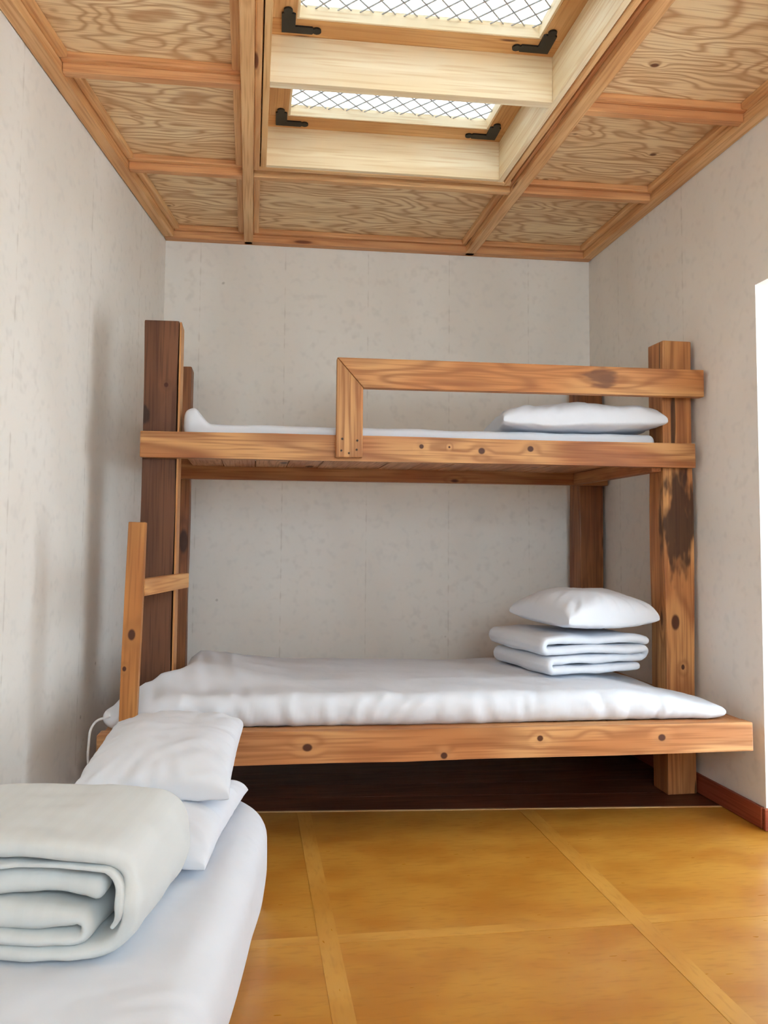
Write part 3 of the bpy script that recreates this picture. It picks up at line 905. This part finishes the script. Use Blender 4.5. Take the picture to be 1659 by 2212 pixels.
def pillow(L, Wd, T, seed, nx=72, ny=52, conc=.035, flat=.55, droop=0.0, pw=.42):
    verts, faces = [], []
    def key(i, j, s): return (i, j, 0 if (i in (0, nx) or j in (0, ny)) else s)
    idx = {}
    for s in (1, -1):
        for i in range(nx + 1):
            for j in range(ny + 1):
                k = key(i, j, s)
                if k in idx: continue
                u = math.sin((i / nx - .5) * math.pi * .96) / math.sin(math.pi * .48)
                v = math.sin((j / ny - .5) * math.pi * .96) / math.sin(math.pi * .48)
                x = L / 2 * u * (1 - conc * (1 - v * v))
                y = Wd / 2 * v * (1 - conc * (1 - u * u))
                h = max(0.0, (1 - u * u) * (1 - v * v)) ** pw
                z = T / 2 * h * (1.0 + (1 - flat) if s > 0 else -flat)
                e = 1 - min(1.0, h)
                ra = math.atan2(y, x) * 9
                w = .020 * min(e, .55) * nz3((ra + seed, (x * x + y * y) * 22, s * 3)) + .012 * nz3((x * 7 + seed * 2, y * 7, s)) * h + .004 * nz3((x * 22 + y * 9 + seed, y * 16, s))
                if s < 0: w *= .3
                z += w * (0 if k[2] == 0 else 1)
                z += .010 * nz3((x * 6 + seed, y * 6, 9)) * e
                idx[k] = len(verts)
                verts.append(Vector((x, y, z - droop * (u * u) * 0)))
    for s in (1, -1):
        for i in range(nx):
            for j in range(ny):
                f = [idx[key(i, j, s)], idx[key(i + 1, j, s)], idx[key(i + 1, j + 1, s)], idx[key(i, j + 1, s)]]
                faces.append(f if s > 0 else f[::-1])
    return verts, faces

def eul(x, y, z): return Matrix.Rotation(z, 4, 'Z') @ Matrix.Rotation(y, 4, 'Y') @ Matrix.Rotation(x, 4, 'X')
R = math.radians
# upper bunk pillow
vs, fs = pillow(.65, .40, .125, 1.3, pw=.25)
cloth_obj('pillow', vs, fs, M['cotton_soft'], 'plump white pillow on the upper bunk behind the guard rail', 'pillow', None, None,
          Matrix.Translation(B(1.285, 3.335, 1.428)) @ eul(R(-2), R(-1), R(-4)))

# folded bedding rolled up as a continuous ribbon -------------------------------------------------
def arc(cx, cz, r, a0, a1, n=14):
    return [(cx + r * math.cos(a0 + (a1 - a0) * i / n), cz + r * math.sin(a0 + (a1 - a0) * i / n)) for i in range(n + 1)]
def resample(pts, n):
    ls = [0]
    for a, b in zip(pts, pts[1:]): ls.append(ls[-1] + math.hypot(b[0] - a[0], b[1] - a[1]))
    T = ls[-1]; out = []; k = 0
    for i in range(n + 1):
        s = T * i / n
        while k < len(ls) - 2 and ls[k + 1] < s: k += 1
        f = (s - ls[k]) / max(1e-9, ls[k + 1] - ls[k])
        out.append((pts[k][0] + f * (pts[k + 1][0] - pts[k][0]), pts[k][1] + f * (pts[k + 1][1] - pts[k][1])))
    return out, T
def ribbon(path, width, thick, nseg, ny, seed, edge=.02, wob=.004, tf=None):
    P, T = resample(path, nseg)
    r = thick / 2 * .96
    vs, fs = roundbox(T, width, thick, r, nseg, ny, 6)
    out = []
    for p in vs:
        s = (p.x / T + .5) * nseg
        i = max(0, min(nseg - 1, int(s))); f = s - i
        cx = P[i][0] + f * (P[i + 1][0] - P[i][0]); cz = P[i][1] + f * (P[i + 1][1] - P[i][1])
        i0, i1 = max(0, i - 1), min(nseg, i + 2)
        tx, tz = P[i1][0] - P[i0][0], P[i1][1] - P[i0][1]
        ln = math.hypot(tx, tz) or 1
        nx_, nz_ = -tz / ln, tx / ln
        v = p.y / width
        y = p.y + edge * nz3((cx * 3.1 + seed, cz * 16, 0)) * (1 if p.y < 0 else .6)
        tt = p.z * (tf(p.x / T + .5) if tf else 1) * (1 - .18 * max(0, 1 - (.5 - abs(v)) / .12)) + wob * nz3((cx * 7 + seed, y * 6, cz * 9))
        out.append(Vector((cx + nx_ * tt, y, cz + nz_ * tt)))
    return out, fs

# floor duvet: two turns round a folded core, right end rounded
zz_ = [.013, .037, .074, .121, .175]       # outer bottom, inner bottom, pad, pad, outer top
pl = lambda q: sum(math.hypot(b[0] - a[0], b[1] - a[1]) for a, b in zip(q, q[1:]))
path = [(-.088, zz_[3] - .008), (-.12, zz_[3] - .001), (-.20, zz_[3] + .006), (-.30, zz_[3] + .003), (-.42, zz_[3] - .003), (-.54, zz_[3])]
path += arc(-.55, (zz_[2] + zz_[3]) / 2, (zz_[3] - zz_[2]) / 2, math.pi / 2, 3 * math.pi / 2, 8)
path += [(-.46, zz_[2] + .002), (-.36, zz_[2] - .004), (-.26, zz_[2] + .003), (-.16, zz_[2])]
l1 = pl(path)
path += arc(-.130, (zz_[1] + zz_[2]) / 2, (zz_[2] - zz_[1]) / 2, math.pi / 2, -math.pi / 2, 8)
path += [(-.24, zz_[1]), (-.34, zz_[1] + .003), (-.44, zz_[1]), (-.57, zz_[1])]
l2 = pl(path)
path += arc(-.585, (zz_[1] + zz_[4]) / 2, (zz_[4] - zz_[1]) / 2, -math.pi / 2, -3 * math.pi / 2, 14)
path += [(-.45, zz_[4] + .004), (-.32, zz_[4] + .010), (-.20, zz_[4] + .012)]
def bend(cx, z0, z1, sq, n=18):             # squarish rounded turn from z1 (top) down to z0
    out, r = [], (z1 - z0) / 2
    for i in range(1, n):
        a_ = math.pi / 2 - i * math.pi / n
        c_, s_ = math.cos(a_), math.sin(a_)
        out.append((cx + r * 1.05 * abs(c_) ** sq, (z0 + z1) / 2 + r * math.copysign(abs(s_) ** .85, s_)))
    return out
path += bend(-.122, zz_[0], zz_[4], .8)
path += [(-.2, zz_[0]), (-.32, zz_[0] - .001), (-.45, zz_[0]), (-.58, zz_[0])]
lt = pl(path)
def duvet_t(f):
    k = .047 + (.024 - .047) * ss(l1 / lt - .02, l1 / lt + .03, f)
    k += (.034 - .024) * ss(l2 / lt, l2 / lt + .08, f)
    k -= (.034 - .026) * ss(.80, .88, f)
    return k / .036
vs, fs = ribbon(path, .37, .036, 430, 34, 2.0, edge=.034, wob=.005, tf=duvet_t)
lip = [(-.58, .150), (-.45, .149), (-.32, .155), (-.20, .160), (-.15, .158)] + bend(-.120, .040, .158, .8)[2:-3]
v2, f2 = ribbon(lip, .375, .013, 160, 34, 7.0, edge=.016, wob=.003)
fs = fs + [tuple(k + len(vs) for k in f) for f in f2]
vs = vs + v2
vs = [Vector((p.x, p.y + .185, p.z)) for p in vs]
ZF1 = .236
cloth_obj('folded_duvet', vs, fs, M['cream'], 'thick ivory striped duvet folded up on the floor mattress', 'duvet', lambda co, n: .006 * nz3((co.x * 6, co.y * 9, co.z * 12)) + .003 * nz3((co.x * 15, co.y * 22, co.z * 25)) + .004 * max(0, -n.y) * nz3((co.x * 26, 3, co.z * 9)), None,
          Matrix.Translation((-.155, 1.565, ZF1 + .003)) @ Matrix.Rotation(R(-10), 4, 'Z'))

# floor mattress along the left wall
def floor_mattress():
    L, Wd, T = 1.95, .76, .232
    vs, fs = roundbox(Wd, L, T, .070, 70, 150, 16)
    out = []
    for p in vs:
        u = p.x / Wd + .5; v = p.y / L + .5; t = p.z / T + .5
        y = .80 + v * 1.90
        xl_ = XL(y) + .022
        xr_ = .048 - .088 * (2.5 - y) + .012 * math.sin(y * 3.3)
        xr_ -= .10 * ss(2.50, 2.72, y) ** 1.5
        x = xl_ + (xr_ - xl_) * u
        y2 = y - .13 * u * v + .06 * v * (1 - u)
        zz = t * T + .002
        if t > .5: zz += .005 * nz3((x * 3, y * 2.2, 1))
        out.append(Vector((x, y2, zz)))
    def wr(co, n):
        top = max(0, n.z); sd = abs(n.x)
        k = top * .004 * nz3((co.x * 5 + co.y * 3, co.y * 6 - co.x * 3, 5))
        if co.y < 1.6: k += top * .005 * ss(1.6, 1.4, co.y) * nz3((co.x * 5 + co.y * 10, co.y * 26 - co.x * 9, 2))
        k += sd * .006 * nz3((co.y * 5, co.z * 7, 3))
        return k
    cloth_obj('mattress', out, fs, M['cotton'], 'white mattress on the floor along the left wall', 'mattress', wr)
floor_mattress()

# two pillows at its head
vs, fs = pillow(.58, .42, .10, 5.1, pw=.33)
cloth_obj('pillow', vs, fs, M['cotton_soft'], 'lower white pillow of the two on the floor mattress, mostly covered', 'pillow', None, None,
          Matrix.Translation((-.245, 2.235, ZF1 + .036)) @ eul(R(2), R(0), R(90 - 9)))
vs, fs = pillow(.56, .375, .12, 9.4, pw=.28)
cloth_obj('pillow', vs, fs, M['cotton_soft'], 'upper white pillow of the two on the floor mattress, leaning on bunk beam', 'pillow', None, None,
          Matrix.Translation((-.212, 2.425, ZF1 + .134)) @ eul(R(0), R(-5), R(90 - 3)))

# folded quilt and pillow on the lower bunk
t = .035
z = lambda k: .018 + t * 1.03 * k
x0, x1 = 0.0, .46
path = [(x1 - .03, z(0)), (.25, z(0)), (x0 + .04, z(0))]
path += arc(x0 + .03, (z(0) + z(1)) / 2, (z(1) - z(0)) / 2, -math.pi / 2, -3 * math.pi / 2, 8)
path += [(.12, z(1) + .003), (.25, z(1)), (x1 - .05, z(1))]
path += arc(x1 - .04, (z(1) + z(2)) / 2, (z(2) - z(1)) / 2, -math.pi / 2, math.pi / 2, 8)
path += [(.25, z(2)), (x0 + .03, z(2) + .002)]
path += arc(x0 + .015, (z(2) + z(3)) / 2, (z(3) - z(2)) / 2, -math.pi / 2, -3 * math.pi / 2, 8)
path += [(.12, z(3) + .004), (.25, z(3)), (x1 - .05, z(3) - .004), (x1 - .01, z(3) - .012)]
vs, fs = ribbon(path, .44, t, 320, 30, 4.0, edge=.024, wob=.007)
vs = [Vector((p.x, p.y + .22, p.z)) for p in vs]
QZ = .470
cloth_obj('folded_quilt', vs, fs, M['cotton'], 'white quilt folded in layers at the right of the lower bunk', 'quilt', lambda co, n: .004 * nz3((co.x * 9, co.y * 9, co.z * 12)) + .005 * max(0, -n.y) * nz3((co.x * 30, 1, co.z * 14)), None,
          Matrix.Translation((1.085, 3.045, QZ)) @ Matrix.Rotation(R(11), 4, 'Z'))
vs, fs = pillow(.42, .42, .15, 3.3, pw=.28)
cloth_obj('pillow', vs, fs, M['cotton_soft'], 'white pillow lying on top of the folded quilt on the lower bunk', 'pillow', None, None,
          Matrix.Translation((1.315, 3.27, QZ + .205)) @ eul(R(2), R(0), R(14)))
